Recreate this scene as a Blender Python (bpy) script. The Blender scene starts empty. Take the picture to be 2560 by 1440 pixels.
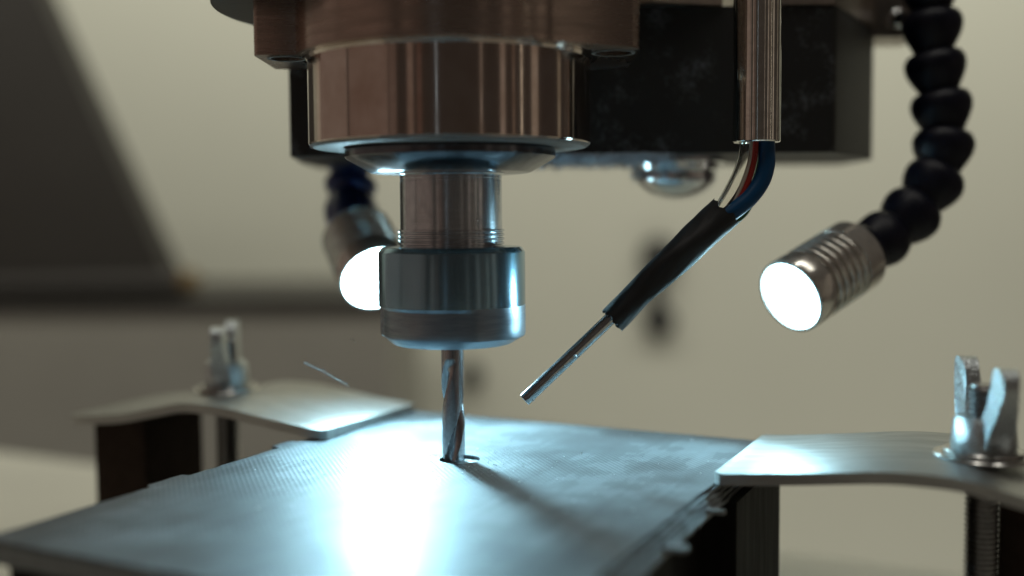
import bpy, bmesh, math, random
from mathutils import Vector, Matrix
random.seed(7)
MM = 0.001
R = math.radians
scene = bpy.context.scene
COL = scene.collection

# ------------------------------------------------------------------ camera
F = 2700.0                                   # focal length in pixels of the 2560-wide photograph
CAM = Vector((15.8, -284.0, 64.0))
ROT = Matrix.Rotation(R(90 - 3.81), 3, 'X') @ Matrix.Rotation(R(-0.4), 3, 'Z')
cam_d = bpy.data.cameras.new('camera')
cam = bpy.data.objects.new('camera', cam_d)
COL.objects.link(cam)
cam.location = CAM * MM
cam.rotation_euler = ROT.to_euler()
cam_d.sensor_width = 36.0
cam_d.lens = 36.0 * F / 2560.0
cam_d.clip_start = 0.005
cam_d.clip_end = 50.0
cam_d.dof.use_dof = True
cam_d.dof.focus_distance = 0.279
cam_d.dof.aperture_fstop = 3.6
cam_d.dof.aperture_blades = 0
scene.camera = cam

# ------------------------------------------------------------------ world and area lights
world = bpy.data.worlds.new('World')
scene.world = world
world.use_nodes = True
bg = world.node_tree.nodes['Background']
bg.inputs[0].default_value = (1.0, 0.80, 0.66, 1)
bg.inputs[1].default_value = 0.035

def area(name, loc, target, sx, sy, radiance, color):
    l = bpy.data.lights.new(name, 'AREA')
    l.shape = 'RECTANGLE'; l.size = sx * MM; l.size_y = sy * MM
    l.energy = radiance * math.pi * sx * sy * MM * MM
    l.color = color
    o = bpy.data.objects.new(name, l); COL.objects.link(o)
    o.location = Vector(loc) * MM
    d = (Vector(target) - Vector(loc)).normalized()
    o.rotation_euler = d.to_track_quat('-Z', 'Y').to_euler()
    return o

def ring_panel(name, az, dist, width, height, z, radiance, color):
    """a tall unseen panel added for reflections, seen from the spindle at azimuth az (0 = towards the camera, + = to the right)"""
    a = R(az)
    return area(name, (dist * math.sin(a), -dist * math.cos(a), z), (0, 0, 70), width, height, radiance, color)

# unseen lights added for the back wall, then two workshop ceiling strips
area('overhead_light', (100, 200, 900), (100, 900, 820), 2200, 300, 7.2, (1.0, 0.98, 0.85))  # unseen wall washer, added to brighten the back wall
area('floor_bounce_fill', (100, 330, -620), (100, 900, -560), 2200, 260, 1.8, (1.0, 0.98, 0.85))  # added in place of light bouncing up from the floor
area('overhead_light', (-180, -250, 1300), (60, 60, 40), 70, 800, 11.0, (1.0, 0.96, 0.86))
area('overhead_light', (320, -250, 1300), (60, 60, 40), 70, 800, 11.0, (1.0, 0.96, 0.86))
# unseen panels added on the camera's side for the bands the spindle mirrors
ring_panel('reflection_panel', -105, 1000, 800, 900, 160, 0.14, (1.0, 0.74, 0.60))
ring_panel('reflection_panel', -63, 980, 640, 900, 160, 0.115, (1.0, 0.69, 0.55))
ring_panel('reflection_panel', -41, 1150, 120, 850, 160, 0.085, (1.0, 0.69, 0.55))
ring_panel('reflection_panel', -27, 1100, 90, 800, 120, 0.13, (1.0, 0.70, 0.55))
ring_panel('reflection_panel', -20, 1200, 80, 800, 120, 0.06, (1.0, 0.52, 0.38))
ring_panel('reflection_panel', -7, 1400, 9, 700, 140, 1.0, (0.70, 0.88, 1.0))
ring_panel('reflection_panel', 27, 1100, 30, 700, 140, 0.20, (1.0, 0.80, 0.64))
ring_panel('reflection_panel', 44, 1000, 70, 700, 140, 0.20, (1.0, 0.80, 0.64))
ring_panel('reflection_panel', 53, 1000, 36, 700, 140, 0.11, (1.0, 0.70, 0.50))
ring_panel('reflection_panel', 60, 1100, 16, 700, 140, 1.0, (1.0, 0.86, 0.66))
ring_panel('reflection_panel', 72, 1000, 110, 800, 140, 0.21, (1.0, 0.82, 0.64))
ring_panel('reflection_panel', 98, 1000, 60, 800, 140, 0.16, (1.0, 0.85, 0.60))

scene.view_settings.view_transform = 'Standard'
scene.view_settings.look = 'None'
scene.view_settings.exposure = 0.0
scene.view_settings.gamma = 1.0
scene.render.engine = 'CYCLES'
scene.cycles.use_denoising = True
try:
    scene.cycles.denoiser = 'OPENIMAGEDENOISE'
except Exception:
    pass
scene.cycles.max_bounces = 14
scene.cycles.transmission_bounces = 12
scene.cycles.glossy_bounces = 6
scene.cycles.caustics_reflective = False
scene.cycles.caustics_refractive = False
scene.cycles.sample_clamp_indirect = 6.0

# ------------------------------------------------------------------ helpers
def ray(px, py):
    return ROT @ Vector(((px - 1280) / F, (720 - py) / F, -1.0))
def aty(px, py, Y):
    d = ray(px, py); return CAM + d * ((Y - CAM.y) / d.y)
def atz(px, py, z):
    d = ray(px, py); return CAM + d * ((z - CAM.z) / d.z)

ROOT = {}
def thing(name, label, cat, loc=(0, 0, 0), rotz=0.0, group=None, kind=None):
    o = bpy.data.objects.new(name, None)
    COL.objects.link(o)
    o.empty_display_size = 0.01
    o.location = Vector(loc) * MM
    o.rotation_euler = (0, 0, rotz)
    o['label'] = label
    o['category'] = cat
    if group: o['group'] = group
    if kind: o['kind'] = kind
    ROOT[o.name] = (Matrix.Translation(Vector(loc)) @ Matrix.Rotation(rotz, 4, 'Z')).inverted()
    return o

def obj(name, bm, mat, parent=None, local=False, smooth=35, label=None, bevel=0, recalc=True):
    """bm in millimetres, world coordinates (or the thing's own when local)"""
    if bevel:
        es = [e for e in bm.edges if len(e.link_faces) == 2 and e.calc_face_angle(0) > R(30)]
        bmesh.ops.bevel(bm, geom=es, offset=bevel, segments=2, profile=0.5, affect='EDGES', clamp_overlap=True)
    if parent is not None and not local:
        r = parent
        while r.parent is not None: r = r.parent
        if r.name in ROOT:
            bm.transform(ROOT[r.name])
    if recalc:
        bmesh.ops.recalc_face_normals(bm, faces=bm.faces[:])
    bm.transform(Matrix.Scale(MM, 4))
    me = bpy.data.meshes.new(name)
    bm.to_mesh(me); bm.free()
    if smooth:
        for p in me.polygons: p.use_smooth = True
        me.set_sharp_from_angle(angle=R(smooth))
    me.materials.append(mat)
    o = bpy.data.objects.new(name, me)
    COL.objects.link(o)
    if parent is not None: o.parent = parent
    if label: o['label'] = label
    return o

def tag(o, label, cat, group=None, kind=None):
    o['label'] = label; o['category'] = cat
    if group: o['group'] = group
    if kind: o['kind'] = kind
    return o

def axis_matrix(origin, direction):
    q = Vector(direction).normalized().to_track_quat('Z', 'Y')
    return Matrix.Translation(Vector(origin)) @ q.to_matrix().to_4x4()

def lathe(profile, seg=96, mat=None, bm=None, rfun=None):
    """profile of (radius, height); radius 0 closes the end"""
    bm = bm or bmesh.new()
    rings = []
    for r, z in profile:
        if r <= 1e-6:
            rings.append([bm.verts.new((0, 0, z))])
        else:
            ring = []
            for i in range(seg):
                a = 2 * math.pi * i / seg
                rr = rfun(r, z, a) if rfun else r
                ring.append(bm.verts.new((rr * math.cos(a), rr * math.sin(a), z)))
            rings.append(ring)
    for A, B in zip(rings, rings[1:]):
        if len(A) == 1 and len(B) == 1: continue
        for i in range(seg):
            j = (i + 1) % seg
            if len(A) == 1: bm.faces.new((A[0], B[i], B[j]))
            elif len(B) == 1: bm.faces.new((A[i], B[0], A[j]))
            else: bm.faces.new((A[i], B[i], B[j], A[j]))
    if mat is not None: bm.transform(mat)
    return bm

def prism(poly, z0, z1, mat=None, bm=None):
    bm = bm or bmesh.new()
    b = [bm.verts.new((x, y, z0)) for x, y in poly]
    t = [bm.verts.new((x, y, z1)) for x, y in poly]
    n = len(poly)
    bm.faces.new(b[::-1]); bm.faces.new(t)
    for i in range(n):
        j = (i + 1) % n
        bm.faces.new((b[i], b[j], t[j], t[i]))
    if mat is not None: bm.transform(mat)
    return bm

def box(x0, x1, y0, y1, z0, z1, mat=None, bm=None):
    return prism([(x0, y0), (x1, y0), (x1, y1), (x0, y1)], z0, z1, mat, bm)

def spline(pts, n=10):
    pts = [Vector(p) for p in pts]
    P = [pts[0] * 2 - pts[1]] + pts + [pts[-1] * 2 - pts[-2]]
    out = []
    for i in range(1, len(P) - 2):
        for k in range(n):
            t = k / n
            a, b, c, d = P[i - 1], P[i], P[i + 1], P[i + 2]
            out.append(0.5 * ((2 * b) + (c - a) * t + (2 * a - 5 * b + 4 * c - d) * t * t + (3 * b - a - 3 * c + d) * t ** 3))
    out.append(pts[-1])
    return out

def sweep(path, radius, seg=20, bm=None, cap=True, rfun=None, inner=None):
    """round tube along a path; rfun(s, a) scales the radius"""
    bm = bm or bmesh.new()
    path = [Vector(p) for p in path]
    t = (path[1] - path[0]).normalized()
    n = t.orthogonal().normalized()
    rings = []
    for i, p in enumerate(path):
        t2 = (path[min(i + 1, len(path) - 1)] - path[max(i - 1, 0)]).normalized()
        n = (n - t2 * n.dot(t2)).normalized()
        b = t2.cross(n)
        s = i / (len(path) - 1)
        ring = []
        for k in range(seg):
            a = 2 * math.pi * k / seg
            r = radius * (rfun(s, a) if rfun else 1.0)
            ring.append(bm.verts.new(p + (n * math.cos(a) + b * math.sin(a)) * r))
        rings.append(ring)
    for A, B in zip(rings, rings[1:]):
        for k in range(seg):
            j = (k + 1) % seg
            bm.faces.new((A[k], A[j], B[j], B[k]))
    if cap:
        bm.faces.new(rings[0][::-1]); bm.faces.new(rings[-1])
    return bm

# ------------------------------------------------------------------ materials
class NT:
    def __init__(s, name):
        s.m = bpy.data.materials.new(name); s.m.use_nodes = True
        s.t = s.m.node_tree; s.n = s.t.nodes; s.b = s.n['Principled BSDF']
        s.out = s.n['Material Output']
    def add(s, typ, **kw):
        nd = s.n.new(typ)
        for k, v in kw.items():
            if k.startswith('i_'):
                key = k[2:]
                nd.inputs[int(key) if key.isdigit() else key].default_value = v
            else: setattr(nd, k, v)
        return nd
    def link(s, a, b): s.t.links.new(a, b)
    def coords(s, scale=(1, 1, 1), rot=(0, 0, 0)):
        tc = s.add('ShaderNodeTexCoord'); mp = s.add('ShaderNodeMapping')
        mp.inputs['Scale'].default_value = scale; mp.inputs['Rotation'].default_value = rot
        s.link(tc.outputs['Object'], mp.inputs['Vector'])
        return mp.outputs['Vector']
    def noise(s, vec, scale, detail=4, rough=0.6):
        nz = s.add('ShaderNodeTexNoise'); nz.inputs['Scale'].default_value = scale
        nz.inputs['Detail'].default_value = detail; nz.inputs['Roughness'].default_value = rough
        s.link(vec, nz.inputs['Vector']); return nz.outputs['Fac']
    def ramp(s, fac, lo, hi, v0, v1):
        mr = s.add('ShaderNodeMapRange')
        mr.inputs['From Min'].default_value = lo; mr.inputs['From Max'].default_value = hi
        mr.inputs['To Min'].default_value = v0; mr.inputs['To Max'].default_value = v1
        s.link(fac, mr.inputs['Value']); return mr.outputs['Result']
    def mix(s, fac, c0, c1):
        mx = s.add('ShaderNodeMix', data_type='RGBA')
        s.link(fac, mx.inputs[0])
        for sock, c in ((mx.inputs[6], c0), (mx.inputs[7], c1)):
            if isinstance(c, tuple): sock.default_value = (*c, 1)
            else: s.link(c, sock)
        return mx.outputs[2]
    def bump(s, h, strength, dist):
        bp = s.add('ShaderNodeBump'); bp.inputs['Strength'].default_value = strength
        bp.inputs['Distance'].default_value = dist * MM
        s.link(h, bp.inputs['Height']); s.link(bp.outputs['Normal'], s.b.inputs['Normal'])
        return bp

def metal(name, color, rough, aniso=0.0, dirt=0.12, scale=400, groove=0.0, groove_scale=2500, bump=0.0, bump_scale=1200, metallic=1.0, tint=None, radial=True, stretch=(1, 1, 1), bump_dist=0.1):
    s = NT(name)
    v = s.coords(stretch)
    n = s.noise(v, scale, 5, 0.65)
    c2 = tint or tuple(c * 0.72 for c in color)
    s.link(s.mix(s.ramp(n, 0.35, 0.7, 0, 1), color, c2), s.b.inputs['Base Color'])
    s.link(s.ramp(n, 0.3, 0.75, max(0.03, rough - dirt * 0.5), rough + dirt), s.b.inputs['Roughness'])
    s.b.inputs['Metallic'].default_value = metallic
    if metallic < 0.5: s.b.inputs['Specular IOR Level'].default_value = 0.06
    if aniso:
        s.b.inputs['Anisotropic'].default_value = aniso
        s.b.inputs['Anisotropic Rotation'].default_value = 0.25
        tg = s.add('ShaderNodeTangent', direction_type='RADIAL', axis='Z')
        s.link(tg.outputs[0], s.b.inputs['Tangent'])
    if groove:
        vz = s.coords((0.02, 0.02, 1))
        s.bump(s.noise(vz, groove_scale, 3, 0.7), groove, 0.05)
    elif bump:
        s.bump(s.noise(s.coords(), bump_scale, 3, 0.6), bump, bump_dist)
    return s.m

def plain(name, color, rough, scale=200, vary=0.35, bump=0.15, bump_scale=900, spec=0.5, bump_dist=0.1, coat=0.0):
    s = NT(name)
    n = s.noise(s.coords(), scale, 5, 0.65)
    s.link(s.mix(n, tuple(c * (1 - vary) for c in color), tuple(c * (1 + vary) for c in color)), s.b.inputs['Base Color'])
    s.link(s.ramp(n, 0.3, 0.7, rough - 0.06, rough + 0.08), s.b.inputs['Roughness'])
    s.b.inputs['Specular IOR Level'].default_value = spec
    s.b.inputs['Coat Weight'].default_value = coat
    if bump: s.bump(s.noise(s.coords(), bump_scale, 4, 0.6), bump, bump_dist)
    return s.m

def glass(name, color, rough, ior=1.47):
    s = NT(name)
    s.b.inputs['Base Color'].default_value = (*color, 1)
    s.b.inputs['Transmission Weight'].default_value = 1.0
    s.b.inputs['IOR'].default_value = ior
    n = s.noise(s.coords((1, 1, 0.15)), 700, 4, 0.6)
    s.link(s.ramp(n, 0.45, 0.8, rough, rough + 0.12), s.b.inputs['Roughness'])
    return s.m

def lamp_glow(name, color, strength):
    s = NT(name)
    s.b.inputs['Base Color'].default_value = (0.8, 0.8, 0.8, 1)
    s.b.inputs['Emission Color'].default_value = (*color, 1)
    s.b.inputs['Emission Strength'].default_value = strength
    return s.m

def dusty(name, color, rough, dust_color, lo, hi, metallic=0.0, scale=500, bump=0.3, bump_dist=0.3):
    """a surface carrying specks of dust"""
    s = NT(name)
    v = s.coords()
    a = s.noise(v, scale, 6, 0.75); b = s.noise(v, scale * 0.12, 3, 0.5)
    mul = s.add('ShaderNodeMath', operation='MULTIPLY'); s.link(a, mul.inputs[0]); s.link(b, mul.inputs[1])
    f = s.ramp(mul.outputs[0], lo, hi, 0, 1)
    s.link(s.mix(f, color, dust_color), s.b.inputs['Base Color'])
    s.link(s.ramp(f, 0, 1, rough, 0.9), s.b.inputs['Roughness'])
    if metallic: s.link(s.ramp(f, 0, 1, metallic, 0.0), s.b.inputs['Metallic'])
    s.bump(a, bump, bump_dist)
    return s.m

M = {}
M['polished'] = metal('polished_steel', (0.64, 0.56, 0.51), 0.13, aniso=0.75, dirt=0.06, scale=120, tint=(0.50, 0.40, 0.34))
M['flange'] = metal('milled_bronze_steel', (0.46, 0.37, 0.32), 0.26, aniso=0.6, dirt=0.10, scale=500, stretch=(0.1, 0.1, 1), groove=0.25, groove_scale=1800)
M['cap'] = metal('turned_dark_steel', (0.16, 0.17, 0.19), 0.20, aniso=0.3, dirt=0.06, scale=300)
M['shaft'] = metal('turned_steel', (0.64, 0.68, 0.72), 0.22, aniso=0.6, dirt=0.06, scale=300, groove=0.8, groove_scale=1500)
M['nut'] = metal('ground_nut_steel', (0.30, 0.46, 0.56), 0.23, aniso=0.72, dirt=0.03, scale=60, groove=0.12, groove_scale=3000, tint=(0.26, 0.42, 0.52))
M['nut_matte'] = metal('knurled_nut_steel', (0.32, 0.37, 0.42), 0.36, aniso=0.3, dirt=0.12, scale=900, stretch=(0.1, 0.1, 1), groove=0.6, groove_scale=2400)
M['carbide'] = metal('ground_carbide', (0.50, 0.50, 0.52), 0.20, dirt=0.08, scale=900, bump=0.12, bump_scale=2500)
M['nozzle'] = metal('drawn_steel_pipe', (0.62, 0.62, 0.62), 0.17, dirt=0.06, scale=500)
M['alu'] = metal('turned_aluminium', (0.80, 0.78, 0.72), 0.20, dirt=0.06, scale=300, metallic=0.72)
M['strap'] = metal('brushed_strap_steel', (0.46, 0.47, 0.46), 0.46, dirt=0.10, scale=260, stretch=(0.15, 1, 1), bump=0.12, bump_scale=1500, tint=(0.35, 0.35, 0.34))
M['zinc'] = metal('cast_zinc', (0.66, 0.72, 0.74), 0.28, dirt=0.12, scale=1500, bump=1.0, bump_scale=1300, bump_dist=0.3)
M['stud'] = metal('dark_stud_steel', (0.34, 0.33, 0.33), 0.30, dirt=0.1, scale=800)
M['washer'] = metal('washer_steel', (0.60, 0.60, 0.58), 0.22, dirt=0.1, scale=500)
M['chrome'] = metal('bright_bolt_steel', (0.80, 0.82, 0.84), 0.14, dirt=0.08, scale=500)
M['plate_silver'] = metal('dull_aluminium_plate', (0.50, 0.45, 0.40), 0.34, dirt=0.12, scale=300)
M['block'] = dusty('black_block', (0.010, 0.010, 0.010), 0.55, (0.16, 0.17, 0.19), 0.30, 0.48, scale=900, bump=0.35)
M['black_plate'] = dusty('black_cover', (0.012, 0.012, 0.012), 0.45, (0.12, 0.12, 0.12), 0.36, 0.5, scale=900, bump=0.2)
M['dusty_rim'] = dusty('dusty_steel_rim', (0.16, 0.155, 0.15), 0.55, (0.28, 0.28, 0.27), 0.20, 0.38, metallic=0.4, scale=700, bump=0.5, bump_dist=0.15)
M['fixture'] = metal('blackened_steel', (0.016, 0.015, 0.014), 0.55, dirt=0.10, scale=250, metallic=0.0, stretch=(1, 1, 0.12))
M['step'] = metal('browned_steel', (0.040, 0.026, 0.020), 0.55, dirt=0.10, scale=250, metallic=0.1)
M['sleeve'] = plain('heat_shrink', (0.010, 0.010, 0.011), 0.48, bump=0.25, bump_scale=700)
M['hose_navy'] = plain('navy_plastic', (0.003, 0.004, 0.013), 0.42, bump=0.05, spec=0.3)
M['hose_blue'] = plain('blue_plastic', (0.010, 0.035, 0.16), 0.32, bump=0.05)
M['wire_blue'] = plain('blue_pvc', (0.004, 0.06, 0.16), 0.36, vary=0.15, bump=0.04, spec=0.35)
M['wire_pale'] = plain('pale_pvc', (0.50, 0.45, 0.38), 0.3, vary=0.1, bump=0.04)
M['wire_red'] = plain('red_pvc', (0.32, 0.022, 0.016), 0.3, vary=0.15, bump=0.04)
M['wire_green'] = plain('green_pvc', (0.02, 0.10, 0.015), 0.3, vary=0.15, bump=0.04)
M['conduit'] = metal('polished_conduit', (0.86, 0.85, 0.80), 0.09, aniso=0.5, dirt=0.08, scale=300, tint=(0.66, 0.64, 0.58))
M['hose_clear'] = glass('clear_hose', (0.97, 0.96, 0.93), 0.03, 1.30)
M['lens'] = lamp_glow('lit_lens', (0.50, 0.85, 1.0), 13.0)
M['lens_left'] = lamp_glow('glaring_lens', (0.50, 0.85, 1.0), 75.0)
M['wall'] = plain('painted_wall', (0.57, 0.57, 0.49), 0.8, scale=4, vary=0.05, bump=0.05, bump_scale=60)
M['table'] = plain('pale_table', (0.72, 0.72, 0.64), 0.55, scale=12, vary=0.08, bump=0.05)
M['cabinet'] = plain('grey_cabinet', (0.30, 0.29, 0.26), 0.6, scale=10, vary=0.12, bump=0.05)
M['dark_panel'] = plain('dark_sheet_metal', (0.034, 0.031, 0.028), 0.6, scale=10, vary=0.12, bump=0.05)
M['bronze'] = plain('brown_edge', (0.16, 0.10, 0.03), 0.5, scale=40, vary=0.2)
M['fitting_black'] = plain('black_fitting_plastic', (0.03, 0.03, 0.03), 0.5)
M['lint'] = plain('grey_lint', (0.50, 0.54, 0.60), 0.9, bump=0)
M['white_chip'] = plain('pale_chip', (0.75, 0.78, 0.78), 0.5, bump=0)
M['chip'] = metal('bright_chip', (0.75, 0.76, 0.76), 0.35, dirt=0.1)

def plate_material():
    s = NT('woven_laminate')
    tc = s.add('ShaderNodeTexCoord')
    sep = s.add('ShaderNodeSeparateXYZ'); s.link(tc.outputs['Object'], sep.inputs[0])
    def wave(sock, freq, ph=0.0):
        m = s.add('ShaderNodeMath', operation='MULTIPLY_ADD'); s.link(sock, m.inputs[0]); m.inputs[1].default_value = freq; m.inputs[2].default_value = ph
        q = s.add('ShaderNodeMath', operation='SINE'); s.link(m.outputs[0], q.inputs[0]); return q.outputs[0]
    k = 2 * math.pi / (1.7 * MM)
    add = s.add('ShaderNodeMath', operation='MULTIPLY')
    s.link(wave(sep.outputs['X'], k), add.inputs[0]); s.link(wave(sep.outputs['Y'], k), add.inputs[1])
    v = tc.outputs['Object']
    big = s.noise(v, 26, 3, 0.55); mid = s.noise(v, 60, 3, 0.55); fine = s.noise(v, 2600, 3, 0.7)
    # smudges and wiped dust: patches with their own shape
    sm = s.add('ShaderNodeMath', operation='MULTIPLY'); s.link(big, sm.inputs[0]); s.link(mid, sm.inputs[1])
    patch = s.ramp(sm.outputs[0], 0.10, 0.42, 0, 1)
    scr = s.noise(s.coords((1.0, 0.06, 1.0), (0, 0, 0.5)), 260, 4, 0.65)      # wiped scratches
    m2 = s.add('ShaderNodeMath', operation='MULTIPLY_ADD'); s.link(scr, m2.inputs[0]); m2.inputs[1].default_value = 0.9; m2.inputs[2].default_value = -0.45
    m3 = s.add('ShaderNodeMath', operation='ADD', use_clamp=True); s.link(patch, m3.inputs[0]); s.link(m2.outputs[0], m3.inputs[1])
    rp = m3.outputs[0]
    wv = s.ramp(add.outputs[0], -0.5, 0.5, 0.0, 1.0)
    c1 = s.mix(rp, (0.042, 0.046, 0.050), (0.150, 0.160, 0.165))
    c2 = s.mix(rp, (0.062, 0.067, 0.072), (0.190, 0.200, 0.205))
    s.link(s.mix(wv, c1, c2), s.b.inputs['Base Color'])
    s.link(s.ramp(rp, 0, 1, 0.46, 0.64), s.b.inputs['Roughness'])
    s.b.inputs['Coat Weight'].default_value = 0.12
    s.link(s.ramp(rp, 0, 1, 0.17, 0.34), s.b.inputs['Coat Roughness'])
    s.b.inputs['Specular IOR Level'].default_value = 0.16
    h = s.add('ShaderNodeMath', operation='MULTIPLY_ADD'); s.link(fine, h.inputs[0]); h.inputs[1].default_value = 1.0
    s.link(add.outputs[0], h.inputs[2])
    s.bump(h.outputs[0], 0.7, 0.05)
    return s.m
M['laminate'] = plate_material()
M['bright_floor'] = plain('bright_floor_layer', (0.42, 0.46, 0.48), 0.35, scale=900, vary=0.2, bump=0.2, bump_scale=2500)  # pale colour carries the lit, reflecting look of the hole's floor
M['edge_sheet'] = plain('laminate_edge', (0.20, 0.22, 0.23), 0.45, scale=600, vary=0.4, bump=0.3)

# ------------------------------------------------------------------ setting
wall = obj('wall', box(-1500, 1700, 900, 920, -700, 1400), M['wall'], smooth=0)
wall['kind'] = 'structure'
A = atz(0, 1130, -75); B = atz(2400, 1435, -75)
tu = (B - A).normalized(); tv = Vector((tu.y, -tu.x, 0))
def tpt(a, b): p = A + tu * a + tv * b; return (p.x, p.y)
tab = tag(obj('machine_table', prism([tpt(-250, 0), tpt(760, 0), tpt(760, 560), tpt(-250, 560)], -95, -75), M['table'], bevel=1.0),
          'pale flat machine table under the clamped black plate', 'table')

# ------------------------------------------------------------------ clamped plate and its fixture
ANG = R(-26.4)
U = Vector((math.cos(ANG), math.sin(ANG), 0)); V = Vector((math.sin(ANG), -math.cos(ANG), 0))
FL = Vector((-20.8, 71.2, 0))
PW, PL = 120.5, 158.0
def pl(u, v, z=0.0): return FL + U * u + V * v + Vector((0, 0, z))
PM = Matrix.Translation(FL) @ Matrix.Rotation(ANG, 4, 'Z')          # local x = U, local y = -V

plate = thing('laminate_plate', 'dark woven laminate plate with a milled hole, clamped under the end mill', 'plate', FL, ANG)
def sheet_outline(dx0, dx1, dy0, dy1, tabs):
    """plan outline of a sheet in plate coordinates (x along U, y = -v), with the little broken tabs"""
    pts = [(dx0, -dy0), (PW - dx1, -dy0)]
    for v, ln, wd in tabs.get('right', ()):
        x = PW - dx1
        pts += [(x, -v + wd / 2), (x + ln, -v + wd / 2 - 0.8), (x + ln, -v - wd / 2 + 0.6), (x, -v - wd / 2)]
    pts += [(PW - dx1, -PL + dy1), (dx0, -PL + dy1)]
    for v, ln, wd in tabs.get('left', ()):
        pts += [(dx0, -v - wd / 2), (dx0 - ln, -v - wd / 2 + 1.0), (dx0 - ln, -v + wd / 2 - 0.6), (dx0, -v + wd / 2)]
    out = []
    for a, b in zip(pts, pts[1:] + pts[:1]):                       # worn, slightly uneven edges
        n = max(1, int(math.hypot(b[0] - a[0], b[1] - a[1]) / 3.0))
        for k in range(n):
            w = 0.0 if k == 0 else 0.22
            out.append((a[0] + (b[0] - a[0]) * k / n + random.uniform(-w, w), a[1] + (b[1] - a[1]) * k / n + random.uniform(-w, w)))
    return out
holec = Vector((1.7, -2.2, 0)) - FL
hx, hv = holec.dot(U), -holec.dot(V)
def holed_sheet(outline, holes, z0, z1, seg=64):
    bm = bmesh.new()
    o = [bm.verts.new((x, y, z1)) for x, y in outline]
    es = [bm.edges.new((o[i], o[(i + 1) % len(o)])) for i in range(len(o))]
    for hx, hy, hr in holes:
        h = [bm.verts.new((hx + hr * math.cos(2 * math.pi * i / seg), hy + hr * math.sin(2 * math.pi * i / seg), z1)) for i in range(seg)]
        es += [bm.edges.new((h[i], h[(i + 1) % seg])) for i in range(seg)]
    bmesh.ops.triangle_fill(bm, use_beauty=True, edges=es)
    r = bmesh.ops.extrude_face_region(bm, geom=bm.faces[:])
    bmesh.ops.translate(bm, verts=[g for g in r['geom'] if isinstance(g, bmesh.types.BMVert)], vec=(0, 0, z0 - z1))
    return bm
obj('top_sheet', holed_sheet(sheet_outline(0, 0, 0, 0, {'left': [(60, 3.2, 9), (106, 2.2, 13)][::-1]}), [(hx, hv, 5.35)], -1.05, 0.0), M['laminate'], plate, local=True, smooth=0)
for i in range(4):
    z1 = -1.1 - i * 1.0
    j = random.uniform
    tabs = {'right': [(33, 5.0, 3), (64, 4.0, 3), (94, 4.5, 4)]} if i == 2 else {}
    obj('sheet', prism(sheet_outline(j(0, .6), -0.6 - 0.6 * i - j(0, .2), j(0, .5), j(0, .5), tabs), z1 - 0.93, z1), M['edge_sheet'], plate, local=True, smooth=0)

obj('hole_floor', lathe([(0, -1.0), (5.3, -1.0), (5.3, -1.08), (0, -1.08)], 48, Matrix.Translation((hx, hv, 0))), M['bright_floor'], plate, local=True)

fix = thing('fixture_base', 'black machined support blocks standing under the laminate plate', 'fixture', FL + Vector((0, 0, -75)), ANG)
ZF = 75.0
for v0, v1, ins in ((2, 49, -4.6), (49.6, 76, 4.0), (76.6, 112, 2.6), (112.6, 156, 4.4)):
    obj('support_block', box(5, PW - ins, -v1, -v0, 0, ZF - 5.2), M['fixture'], fix, local=True, bevel=0.5, smooth=30)

# specks of swarf lying on the plate
bm = bmesh.new()
for i in range(190):
    near = i % 3 == 0
    u = random.gauss(hx + 6, 9) if near else random.gauss(70, 34); v = random.gauss(-hv + 4, 8) if near else random.gauss(62, 36)
    if math.hypot(u - hx, v + hv) < 6.2: continue
    if not (2 < u < PW - 2 and 2 < v < PL - 2): continue
    c = pl(u, v, 0.1)
    a = random.uniform(0, 6.28); L = random.uniform(0.08, 0.26) * (2.5 if random.random() < 0.06 else 1); w = random.uniform(0.05, 0.12)
    d = Vector((math.cos(a), math.sin(a), random.uniform(-.1, .2))); n = Vector((-d.y, d.x, 0)) * w
    q = [c + d * L - n, c + d * L + n, c - d * L + n, c - d * L - n]
    lo = [bm.verts.new(p) for p in q]; hi = [bm.verts.new(p + Vector((0, 0, random.uniform(.05, .16)))) for p in q]
    bm.faces.new(lo[::-1]); bm.faces.new(hi)
    for k in range(4): bm.faces.new((lo[k], lo[(k + 1) % 4], hi[(k + 1) % 4], hi[k]))
tag(obj('swarf_specks', bm, M['chip'], smooth=0), 'tiny bright swarf specks scattered on the dark plate', 'swarf', kind='stuff')

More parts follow.
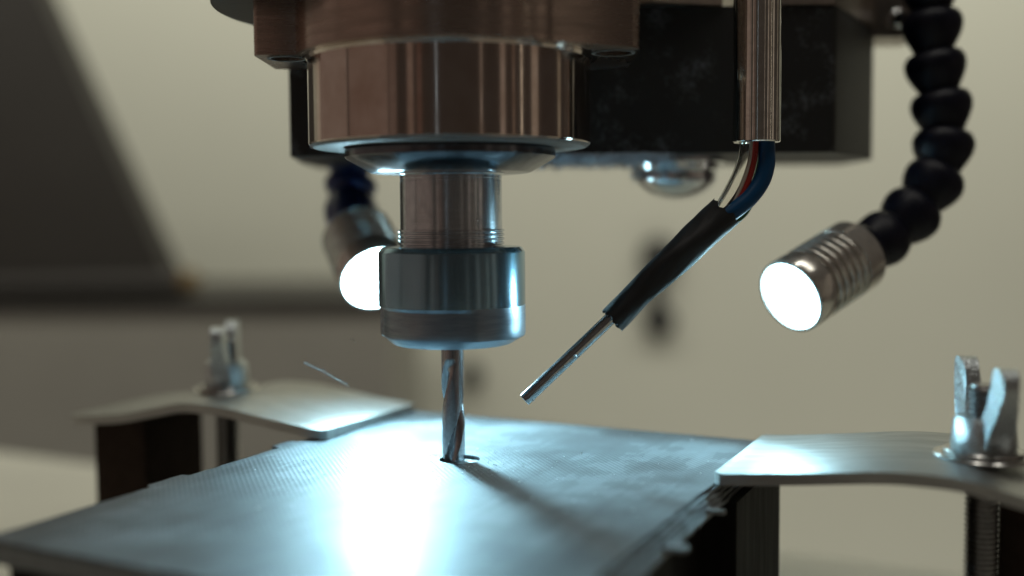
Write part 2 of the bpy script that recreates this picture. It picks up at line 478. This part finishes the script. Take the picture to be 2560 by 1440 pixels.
# ------------------------------------------------------------------ clamps
STRAP = spline([(0, 0, 2.9), (5, 0, 3.1), (22, 0, 5.0), (36, 0, 6.7), (45, 0, 7.2), (55, 0, 6.8), (64, 0, 4.9), (82, 0, 1.3), (107, 0, -1.0)], 8)
def clamp(tip, ang, label, nut_ang, block, cat='clamp'):
    t = thing('strap_clamp', label, cat, tip, ang, group='strap clamps on the two sides of the plate')
    # bent strap, 50 mm wide with rounded ends
    bm = bmesh.new(); th = 2.8; W2 = 25.0
    rows = []
    for p in STRAP:
        e = 107 - p.x; cut = 6.0 * max(0, 1 - e / 8.0) ** 2 + 1.2 * max(0, 1 - p.x / 1.5)
        rows.append([bm.verts.new((p.x, y * (W2 - cut), p.z + dz)) for dz in (0, -th) for y in (-1, -0.5, 0, 0.5, 1)])
    for a, b in zip(rows, rows[1:]):
        for k in range(4):
            bm.faces.new((a[k], a[k + 1], b[k + 1], b[k]))
            bm.faces.new((a[5 + k], b[5 + k], b[6 + k], a[6 + k]))
        bm.faces.new((a[0], b[0], b[5], a[5])); bm.faces.new((a[4], a[9], b[9], b[4]))
    for r in (rows[0], rows[-1]):
        for k in range(4): bm.faces.new((r[k], r[k + 1], r[6 + k], r[5 + k]))
    obj('strap', bm, M['strap'], t, local=True, smooth=40, bevel=0)
    # stud with thread rings
    prof = [(0, -76 - tip[2] + 1)]
    z = -75.0 - tip[2]
    prof += [(3.6, z)]
    while z < 22.6:
        prof += [(3.35, z + 0.1), (4.0, z + 0.55), (4.0, z + 0.72), (3.35, z + 1.15)]
        z += 1.25
    prof += [(3.3, z + 0.4), (0, z + 0.4)]
    SX = 57.5
    obj('stud', lathe(prof, 32, Matrix.Translation((SX, 0, 0))), M['stud'], t, local=True, smooth=50)
    for r, z0, h in ((11.2, 6.9, 1.0), (9.0, 7.9, 1.1)):
        obj('washer', lathe([(4.2, z0), (r - .3, z0), (r, z0 + .3), (r, z0 + h - .3), (r - .3, z0 + h), (4.2, z0 + h), (4.2, z0)], 48, Matrix.Translation((SX, 0, 0))), M['washer'], t, local=True)
    nz = 9.0
    hub = obj('wing_nut', lathe([(4.1, nz), (7.1, nz), (7.4, nz + .5), (6.9, nz + 6.6), (6.1, nz + 7.8), (4.1, nz + 7.9), (4.1, nz)], 40, Matrix.Translation((SX, 0, 0))), M['zinc'], t, local=True, smooth=40)
    for sgn in (0, math.pi):
        out = [(4.6, 0.6), (6.6, 0.3), (8.4, 3.0), (10.9, 6.6), (13.0, 10.5), (14.4, 14.2), (14.7, 16.8), (14.1, 18.9), (12.6, 20.2), (10.8, 20.4), (9.0, 19.4), (7.7, 17.2), (6.9, 14.2), (6.2, 11.0), (5.4, 8.6), (4.6, 7.8)]
        m = Matrix.Translation((SX, 0, nz)) @ Matrix.Rotation(nut_ang - ang + sgn, 4, 'Z') @ Matrix.Rotation(R(90), 4, 'X')
        b = prism([(x, y) for x, y in out], -2.2, 2.2)
        for vv in b.verts:
            vv.co.z *= 1.0 + 0.25 * math.sin(vv.co.y * 0.3)
        es = [e for e in b.edges if e.calc_face_angle(0) > R(60)]
        bmesh.ops.bevel(b, geom=es, offset=0.95, segments=3, profile=0.5, affect='EDGES', clamp_overlap=True)
        b.transform(m)
        obj('wing', b, M['zinc'], hub, local=True, smooth=60)
    x0, x1, y0, y1 = block
    obj('step_block', box(x0, x1, y0, y1, -75 - tip[2], -2.4), M['step'], t, local=True, bevel=0.6, smooth=30)
    return t
tipR = Vector((77.2, -10.4, 0)) - U * 3.2
tipL = Vector((-27.2, 44.8, 0))
clamp(tipR, ANG, 'steel strap clamp with threaded stud and wing nut beside the ribbed lamp', R(88), (61, 88, 8, 24))
clamp(tipL, ANG + math.pi, 'blurred steel strap clamp on a brown block, behind the milling cutter', R(93), (78, 100, -10, 17))

# ------------------------------------------------------------------ spindle
sp = thing('milling_spindle', 'polished steel milling spindle hanging over the plate with collet nut', 'spindle', (0, 0, 31))
# flange body with ears
def arc(cx, cy, r, a0, a1, n):
    return [(cx + r * math.cos(R(a0 + (a1 - a0) * i / n)), cy + r * math.sin(R(a0 + (a1 - a0) * i / n))) for i in range(n + 1)]
RF = 39.3
fl = arc(0, 0, RF, 196, 312, 60)                                    # curved front, left to right
fl += [(45.0, -19.5)] + arc(44.0, -15.0, 3.6, -35, 10, 5)[0:] + [(48.0, 15)]
fl += arc(0, 0, RF, 40, 150, 40)
fl += [(-48.5, 15)] + arc(-47.0, -9.5, 1.5, 180, 270, 4)
hA, hB, hC = atz(717, 145, 104.6), atz(1533, 131, 104.6), atz(1462, 107, 104.6)
body = obj('flange', holed_sheet(fl, [(hA.x, hA.y, 4.1), (hB.x, hB.y, 4.6)], 104.6, 140), M['flange'], sp, smooth=25)
for h_, r in ((hA, 4.1), (hB, 4.6)):
    obj('bolt_seat', lathe([(r, 104.62), (r + .02, 104.3), (r + .8, 104.3), (r + .9, 104.58)], 48, Matrix.Translation((h_.x, h_.y, 0))), M['dusty_rim'], body)
obj('housing', lathe([(0, 82.4), (36.3, 82.4), (36.5, 82.7), (36.5, 103.6), (37.0, 104.3), (38.6, 104.65), (30, 104.8), (0, 104.8)], 160), M['polished'], sp, smooth=30)
obj('bottom_rim', lathe([(26, 82.3), (26, 81.7), (34.8, 81.7), (35.4, 81.75), (36.2, 82.35), (36.0, 82.5), (26, 82.5)], 160), M['dusty_rim'], sp, smooth=30)
obj('seal_cap', lathe([(12, 75.3), (20.4, 75.3), (21.0, 75.45), (27.0, 78.9), (27.4, 79.4), (27.4, 81.2), (26.9, 81.68), (12, 81.68)], 128), M['cap'], sp, smooth=28)
shaft = [(0, 76.5), (14.1, 76.5), (14.1, 75.1), (13.7, 74.8), (13.35, 74.6), (13.35, 73.9), (13.25, 73.8), (13.25, 73.2), (13.35, 73.1), (13.35, 60.7)]
z = 60.7
for k in range(4):
    shaft += [(13.9, z - 0.1), (13.95, z - .55), (13.5, z - .75), (13.5, z - 1.0)]
    z -= 1.1
shaft += [(14.0, z), (14.0, 55.0), (0, 55.0)]
obj('shaft', lathe(shaft, 128), M['shaft'], sp, smooth=30)
def recess(r, z, a):
    """lower nut band: spanner recess on the front and left side"""
    if z > 41.3 or r < 17: return r
    d = math.degrees(a) % 360
    f = 0.0
    if 176 < d < 292: f = min(1, (d - 176) / 3, (292 - d) / 14)
    elif 40 < d < 120: f = min(1, (d - 40) / 6, (120 - d) / 6)
    k = min(1, max(0, (41.3 - z) / 1.3))
    return r - 1.25 * f * k
nut = obj('collet_nut', lathe([(0, 56.1), (17.9, 56.1), (18.3, 56.0), (19.1, 55.0), (19.3, 54.6), (19.3, 41.6), (19.3, 41.3), (19.3, 40.9)], 192), M['nut'], sp, smooth=30)
obj('knurled_band', lathe([(19.3, 40.9), (19.3, 40.5), (19.3, 40.0), (19.3, 39.6), (19.3, 37.5), (19.3, 35), (19.3, 33.4), (19.1, 32.8), (15.6, 30.8), (14.9, 30.6), (0, 30.6)], 192, rfun=recess), M['nut_matte'], nut, smooth=30)

# end mill held in the collet
def mill():
    bm = bmesh.new()
    seg = 72; rings = []
    zs = [33.0] + [32 - 0.5 * i for i in range(66)]
    for z in zs:
        tw = (z + 1) / 30.0 * 2 * math.pi * 0.62 + 0.55
        fade = min(1, max(0, (26.5 - z) / 5.0))
        ring = []
        for i in range(seg):
            a = 2 * math.pi * i / seg
            d = ((a - tw) % math.pi) / math.pi
            r = 3.03
            if d < 0.34:
                g = math.sin(math.pi * (d / 0.34) ** 0.55)
                r -= 1.55 * fade * max(0, g)
            ring.append(bm.verts.new((r * math.cos(a), r * math.sin(a), z)))
        rings.append(ring)
    for A_, B_ in zip(rings, rings[1:]):
        for i in range(seg):
            j = (i + 1) % seg
            bm.faces.new((A_[i], B_[i], B_[j], A_[j]))
    bm.faces.new(rings[0]); bm.faces.new(rings[-1][::-1])
    return bm
tag(obj('end_mill', mill(), M['carbide'], smooth=35), 'slim fluted steel end mill standing in the milled hole', 'end mill')

# black cover over the flange, left of the top
cv = obj('top_cover', prism(arc(-8, 4, 53, 120, 210, 24) + [(-46, -25), (-39, -27)] + [(20, -20), (40, 40)], 118.2, 135), M['black_plate'], sp, smooth=25, bevel=0.8)

# ------------------------------------------------------------------ machine head behind the spindle
hd = thing('spindle_carriage', 'dusty black carriage block behind the polished spindle', 'carriage', (40, 60, 82))
blk = [(-55, 85), (-50, 40), (-36, 37.5), (110.5, 37.5), (112, 38.5), (136.5, 80), (138, 84), (138, 120), (-55, 120)]
obj('head_block', prism(blk, 82.2, 125), M['block'], hd, smooth=25, bevel=0.8)
obj('mount_plate', prism([(47, 36), (57, 31), (78, 36.5), (78, 90), (47, 90)], 125.1, 150), M['plate_silver'], hd, smooth=25, bevel=0.5)
obj('mount_plate', prism([(86, 36.5), (104, 36.5), (111, 37), (111, 90), (86, 90)], 125.2, 150), M['plate_silver'], hd, smooth=25, bevel=0.5)
obj('side_plate', prism([(111.5, 39), (122, 55), (136, 78), (136, 100), (111.5, 100)], 125.3, 150), M['plate_silver'], hd, smooth=25, bevel=0.5)
br = obj('lamp_bracket', box(136.5, 153, 80, 100, 122.5, 150), M['plate_silver'], hd, smooth=25, bevel=0.6)
obj('bracket_screw', lathe([(0, 0), (3.2, 0), (3.2, 1.8), (2.2, 2.8), (0, 2.8)], 24, axis_matrix(aty(2243, 48, 79.9), (0, -1, 0))), M['chrome'], br)
# domed bolt under the block
bc = aty(1692, 450, 62); bx_, by_ = bc.x, 62
bolt = tag(obj('dome_bolt', lathe([(0, 82.3), (15.2, 82.3), (15.2, 80.6), (14.2, 80.2), (13.6, 78.4), (13.0, 78.0), (12.4, 77.6), (12.6, 75.0), (12.2, 74.2), (10.6, 72.4), (8.4, 70.8), (5.5, 69.5), (2.5, 68.9), (0, 68.8)], 64, Matrix.Translation((bx_, by_, 0))), M['chrome'], smooth=35),
           'bright dome headed bolt under the black carriage block', 'bolt')

# lint and chips hanging from the block's lower edge
bm = bmesh.new()
def fibre(p, d, L, w):
    n = Vector((random.uniform(-1, 1), random.uniform(-1, 1), random.uniform(-1, 1)))
    side = d.cross(n).normalized() * w
    q = p + d * L * 0.5 + n * L * 0.18; e = p + d * L + n * L * 0.05
    a, b, c, f, g = [bm.verts.new(x) for x in (p - side, p + side, q + side * .8, q - side * .8, e)]
    bm.faces.new((a, b, c, f)); bm.faces.new((f, c, g))
for i in range(3200):
    x = random.uniform(24, 62); y = random.choice((38, 40, 45, 52, 60)) + random.uniform(-2, 2)
    d = Vector((random.gauss(0, .5), random.gauss(0, .5), -abs(random.gauss(.5, .5)))).normalized()
    fibre(Vector((x, y, 82.4)), d, random.uniform(1.2, 4.4) * (0.7 + 0.8 * math.sin(x * 0.45) ** 2), 0.17)
for i in range(520):
    a = random.uniform(2.2, 4.4); z = random.uniform(75, 82)
    p = Vector((bx_ + 13.0 * math.cos(a), by_ + 13.0 * math.sin(a), z))
    d = Vector((math.cos(a), math.sin(a), random.gauss(-.3, .5))).normalized()
    fibre(p, d, random.uniform(.5, 3.0), 0.1)
for i in range(160):
    a = random.uniform(math.pi * 0.98, 2 * math.pi * 1.01); rr = random.uniform(34.2, 36.2)
    fibre(Vector((rr * math.cos(a), rr * math.sin(a), 81.9)), Vector((random.gauss(0, .7), random.gauss(0, .7), -.45)).normalized(), random.uniform(.15, .55), 0.06)
tag(obj('lint', bm, M['lint'], smooth=0, recalc=False), 'grey blue lint and fine swarf clinging under the black carriage block', 'lint', kind='stuff')

# ------------------------------------------------------------------ air nozzle with tubes
nz_ = thing('air_nozzle', 'thin steel air nozzle in black sleeve hanging from a polished steel tube', 'nozzle', (80, 0, 84))
tx = aty(1891.5, 350, 0).x
tz = aty(1891, 352, -6).z
seg_prof = [(6.15, tz + 0.25), (6.15, 150), (4.9, 150), (4.9, tz + 0.25), (5.2, tz), (5.9, tz), (6.15, tz + 0.25)]
tube = obj('conduit', lathe(seg_prof, 64, Matrix.Translation((tx, 0, 0))), M['conduit'], nz_, smooth=35)
def px_path(pts): return spline([aty(x, y, Y) for x, y, Y in pts], 10)
top = lambda x, Y: [(x, -120, Y), (x, 120, Y), (x, 300, Y)]
CH = px_path(top(1872, 1) + [(1866, 380, 0.5), (1852, 430, 0), (1830, 476, -1), (1808, 516, -2), (1790, 548, -2)])
bm = sweep(CH, 1.95, 24, cap=False)
bmesh.ops.recalc_face_normals(bm, faces=bm.faces[:])
nf = len(bm.faces)
if bm.faces[:][0].normal.dot(bm.faces[:][0].calc_center_median() - CH[0]) < 0: bmesh.ops.reverse_faces(bm, faces=bm.faces[:])
outer_f = set(bm.faces[:])
sweep(CH, 1.35, 24, bm=bm, cap=False)
inner_f = [f for f in bm.faces if f not in outer_f]
bmesh.ops.recalc_face_normals(bm, faces=inner_f)
if inner_f[0].normal.dot(inner_f[0].calc_center_median() - CH[0]) > 0: bmesh.ops.reverse_faces(bm, faces=inner_f)
obj('clear_hose', bm, M['hose_clear'], nz_, recalc=False)
obj('red_wire', sweep(px_path(top(1890, -2) + [(1888, 380, -2.4), (1878, 432, -2.6), (1857, 484, -2.8), (1830, 522, -3), (1800, 556, -2.5)]), 0.75, 16), M['wire_red'], nz_)
obj('pale_wire', sweep(px_path(top(1882, -1) + [(1880, 380, -1.6), (1868, 432, -1.8), (1846, 482, -2), (1820, 520, -2.5), (1796, 552, -2)]), 0.8, 16), M['wire_pale'], nz_)
obj('green_wire', sweep(px_path(top(1906, 3.2) + [(1908, 380, 3.2), (1900, 425, 3.0), (1884, 474, 2.6), (1866, 520, 2.0), (1840, 548, 0.5), (1800, 574, -1)]), 1.25, 16), M['wire_green'], nz_)
obj('blue_hose', sweep(px_path(top(1913, -1) + [(1916, 375, -1.4), (1916, 410, -1.8), (1904, 452, -2.4), (1876, 492, -3), (1842, 522, -3), (1806, 548, -2.5), (1780, 572, -2)]), 2.25, 24), M['wire_blue'], nz_)
# heat-shrink sleeve: flattened, waisted, with ragged ends
S0, S1 = aty(1810, 535, -1), aty(1529, 797, -3)
def sleeve_r(s, a):
    w = 4.75 - 1.25 * min(1, s / 0.75) + 0.4 * max(0, (s - 0.75) / 0.25)
    w *= 1 + 0.06 * math.sin(2 * a + 5 * s) + 0.05 * math.sin(3 * a - 9 * s + 1) + 0.012 * math.sin(9 * a + 30 * s)
    return w
path = [S0.lerp(S1, i / 40) + Vector((0.25 * math.sin(i * .2), 0, 0.35 * math.sin(i * 0.11 + .5))) for i in range(41)]
bm = sweep(path, 1.0, 40, rfun=sleeve_r, cap=False)
ax = (S1 - S0).normalized()
bm.verts.ensure_lookup_table()
for k in range(40):
    bm.verts[k].co -= ax * (0.35 * math.sin(k * 1.7) + 0.5 * math.sin(k * .5) + .3 * random.random())
    bm.verts[len(bm.verts) - 40 + k].co += ax * (0.35 * math.sin(k * 1.3) + .25 * random.random())
inner = bmesh.ops.extrude_edge_only(bm, edges=[e for e in bm.edges if e.is_boundary])
vs = [g for g in inner['geom'] if isinstance(g, bmesh.types.BMVert)]
for v_ in vs:
    t_ = (v_.co - S0).dot(ax); c_ = S0 + ax * t_
    v_.co = c_ + (v_.co - c_) * 0.86 + ax * (3.0 if t_ < 5 else -3.0)
obj('sleeve', bm, M['sleeve'], nz_, smooth=60)
P0, P1 = aty(1560, 764, -3), aty(1311, 1000, -5)
pax = (P1 - P0).normalized(); PLn = (P1 - P0).length
obj('pipe', lathe([(0, 0), (1.72, 0), (1.72, PLn - .15), (1.6, PLn), (1.25, PLn), (1.2, PLn - .3), (1.2, PLn - 8), (0, PLn - 8)], 40, axis_matrix(P0, pax)), M['nozzle'], nz_, smooth=35)
for (px, py, r) in ((1438, 890, .42), (1412, 915, .25), (1333, 1000, .35), (1342, 990, .22)):
    bm = bmesh.new(); bmesh.ops.create_icosphere(bm, subdivisions=2, radius=r)
    for v_ in bm.verts: v_.co *= random.uniform(.7, 1.3)
    bm.transform(Matrix.Translation(aty(px, py, -6.0)))
    obj('swarf_crumb', bm, M['chip'], nz_)

# ------------------------------------------------------------------ flexible lamps
BEAD = [(0, 0), (5.6, 0.0), (6.4, 0.25), (8.3, 1.2), (9.2, 3.0), (9.35, 4.6), (8.9, 6.8), (7.7, 9.4), (6.6, 11.2), (6.0, 12.4), (5.6, 13.2), (0, 13.2)]
def lamp_head(root, C, d, mat, lens, watts, spread, Rl=11.2, L=31.0):
    """ribbed barrel behind the lens; d = direction the lamp faces"""
    back = -Vector(d).normalized()
    prof = [(Rl - 1.4, 0.8), (Rl - 1.0, 0.0), (Rl - .3, 0.0), (Rl, 0.4), (Rl, 7.0)]
    s = 7.0
    for k in range(5):
        prof += [(Rl - 1.5, s + .5), (Rl - 1.7, s + 1.2), (Rl - 1.5, s + 1.8), (Rl - .2, s + 2.2), (Rl, s + 2.5), (Rl, s + 3.0)]
        s += 3.0
    prof += [(Rl - .7, s + .3), (Rl - .7, s + .9), (Rl, s + 1.2), (Rl, L - 1.0), (Rl - 1.0, L), (5.5, L), (0, L)]
    m = axis_matrix(C, back)
    barrel = obj('lamp_barrel', lathe(prof, 96, m), mat, root, smooth=40)
    dome = [(0, -0.7), (4, -0.6), (7, -0.3), (Rl - 1.6, 0.25), (Rl - 1.35, 0.85), (0, 0.9)]
    obj('lens', lathe(dome, 64, m), M[lens], root, smooth=60)
    l = bpy.data.lights.new('lamp_beam', 'SPOT')
    l.energy = watts; l.color = (0.42, 0.82, 1.0); l.shadow_soft_size = 5.0 * MM
    l.spot_size = R(spread); l.spot_blend = 0.7
    o = bpy.data.objects.new('lamp_beam', l); COL.objects.link(o)
    o.location = (Vector(C) - back * 1.2 - Vector(root.location) / MM) * MM
    o.rotation_euler = (-back).to_track_quat('-Z', 'Y').to_euler()
    o.parent = root
    return back

def bead_chain(root, joints, mat, r=1.0):
    """joints run from the machine end down to the lamp; each bead's wide end is up"""
    for a, b in zip(joints, joints[1:]):
        L = (b - a).length
        prof = [(x * r, z / 13.2 * L * 1.06) for x, z in BEAD]
        obj('hose_bead', lathe(prof, 48, axis_matrix(a, b - a)), mat, root, smooth=40)

la = thing('flexible_lamp', 'lit ribbed aluminium lamp on a dark navy segmented hose', 'lamp', (150, 60, 122), group='flexible work lamps')
dR = Vector((-0.76, -0.53, -0.36)).normalized()
CR = aty(1975, 742, 25)
backR = lamp_head(la, CR, dR, M['alu'], 'lens', 0.45, 100)
endR = CR + backR * 31
obj('hose_collar', lathe([(0, -0.5), (8.9, -0.5), (9.2, 0), (9.0, 3.5), (7.0, 6.0), (5.6, 7.0), (0, 7)], 48, axis_matrix(endR, backR)), M['hose_navy'], la, smooth=40)
jR = [aty(x, y, Y) for x, y, Y in ((2322, -75, 62), (2328, 25, 62), (2332, 128, 61), (2348, 228, 60), (2362, 328, 58.5), (2352, 424, 56), (2300, 510, 53), (2236, 580, 49), (2196, 632, 46.5))]
bead_chain(la, jR[:-1], M['hose_navy'], 1.0)
bead_chain(la, [jR[-2], endR + backR * 3], M['hose_navy'], 0.93)

lb = thing('flexible_lamp', 'blurred glaring lamp on a blue segmented hose behind the collet nut', 'lamp', (-40, 90, 82), group='flexible work lamps')
dL = Vector((0.36, -0.76, -0.54)).normalized()
CL = aty(944, 696, 60)
backL = lamp_head(lb, CL, dL, M['alu'], 'lens_left', 2.5, 102, 12.2, 25.0)
endL = CL + backL * 25
jL = [endL + Vector((-2.0, 12.0, 26)), endL + Vector((-1.5, 9, 13.5)), endL + backL * 1.0]
jL = [aty(868, 300, 100), aty(874, 372, 102), aty(880, 440, 104), aty(872, 505, 101), endL]
bead_chain(lb, jL, M['hose_blue'], 1.0)

# ------------------------------------------------------------------ shavings in the air
def shaving(p0, p1, bend, w, label):
    pts = spline([p0, p0.lerp(p1, .5) + bend, p1], 8)
    bm = sweep(pts, w, 6, rfun=lambda s, a: (0.35 + 0.65 * (1 - s)) * (1.0 if abs(math.sin(a)) < .6 else .45))
    return tag(obj('metal_shaving', bm, M['white_chip'], smooth=40), label, 'shaving', group='shavings thrown up by the cutter')
shaving(aty(760, 907, 12), aty(872, 966, 12), Vector((0, 0, .35)), .28, 'long thin metal shaving above the blurred clamp')
shaving(aty(876, 849, 10), aty(889, 856, 10), Vector((0, 0, .5)), .13, 'tiny curled metal shaving just below the glaring lamp')

# ------------------------------------------------------------------ blurred background
cab = thing('grey_cabinet', 'blurred grey cabinet standing behind the machine table', 'cabinet', (-400, 750, -420))
cx1 = aty(975, 900, 560).x
obj('cabinet_body', box(-900, cx1, 560, 820, -420, -10), M['cabinet'], cab, bevel=4)
obj('cabinet_top', box(-910, cx1 + 3, 557, 830, -10, 0), M['dark_panel'], cab, bevel=2)
pan = thing('machine_cover', 'dark slanted sheet metal cover on top of the grey cabinet', 'cover', (-400, 620, 0))
q = [aty(x, y, 0 + 600) for x, y in ((-700, -250), (-10, -250), (425, 700), (440, 725), (-700, 725))]
bm = bmesh.new()
f0 = [bm.verts.new((p.x, 600, p.z)) for p in q]; f1 = [bm.verts.new((p.x, 640, p.z)) for p in q]
bm.faces.new(f0); bm.faces.new(f1[::-1])
for i in range(5): bm.faces.new((f0[i], f1[i], f1[(i + 1) % 5], f0[(i + 1) % 5]))
obj('cover_side', bm, M['dark_panel'], pan, bevel=2)
e0, e1 = aty(-700, 728, 590), aty(470, 708, 590)
obj('cover_foot', sweep([e0, e1], 9, 12), M['dark_panel'], pan)
obj('brown_edge', sweep([aty(455, 704, 588), aty(492, 704, 588)], 9, 12), M['bronze'], pan)
hw = thing('wall_fitting', 'small blurred dark fitting on the wall behind the black nozzle sleeve', 'fitting', aty(1645, 720, 895))  # stands for a blurred dark spot on the wall, kind unknown
for py, r in ((640, 20), (800, 17)):
    obj('boss', lathe([(0, 0), (r, 0), (r, 14), (r * .7, 22), (0, 24)], 32, axis_matrix(aty(1645, py, 900), (0, -1, 0))), M['fitting_black'], hw)
obj('fitting_bar', sweep([aty(1645, 630, 880), aty(1640, 810, 880)], 7, 16), M['fitting_black'], hw)
kn = obj('round_wall_fitting', lathe([(0, 0), (12, 0), (12, 12), (8, 20), (0, 21)], 32, axis_matrix(aty(1182, 935, 900), (0, -1, 0))), M['fitting_black'])  # another dark spot on the wall, exact fitting unknown
tag(kn, 'small blurred dark round fitting on the wall behind the end mill', 'peg')
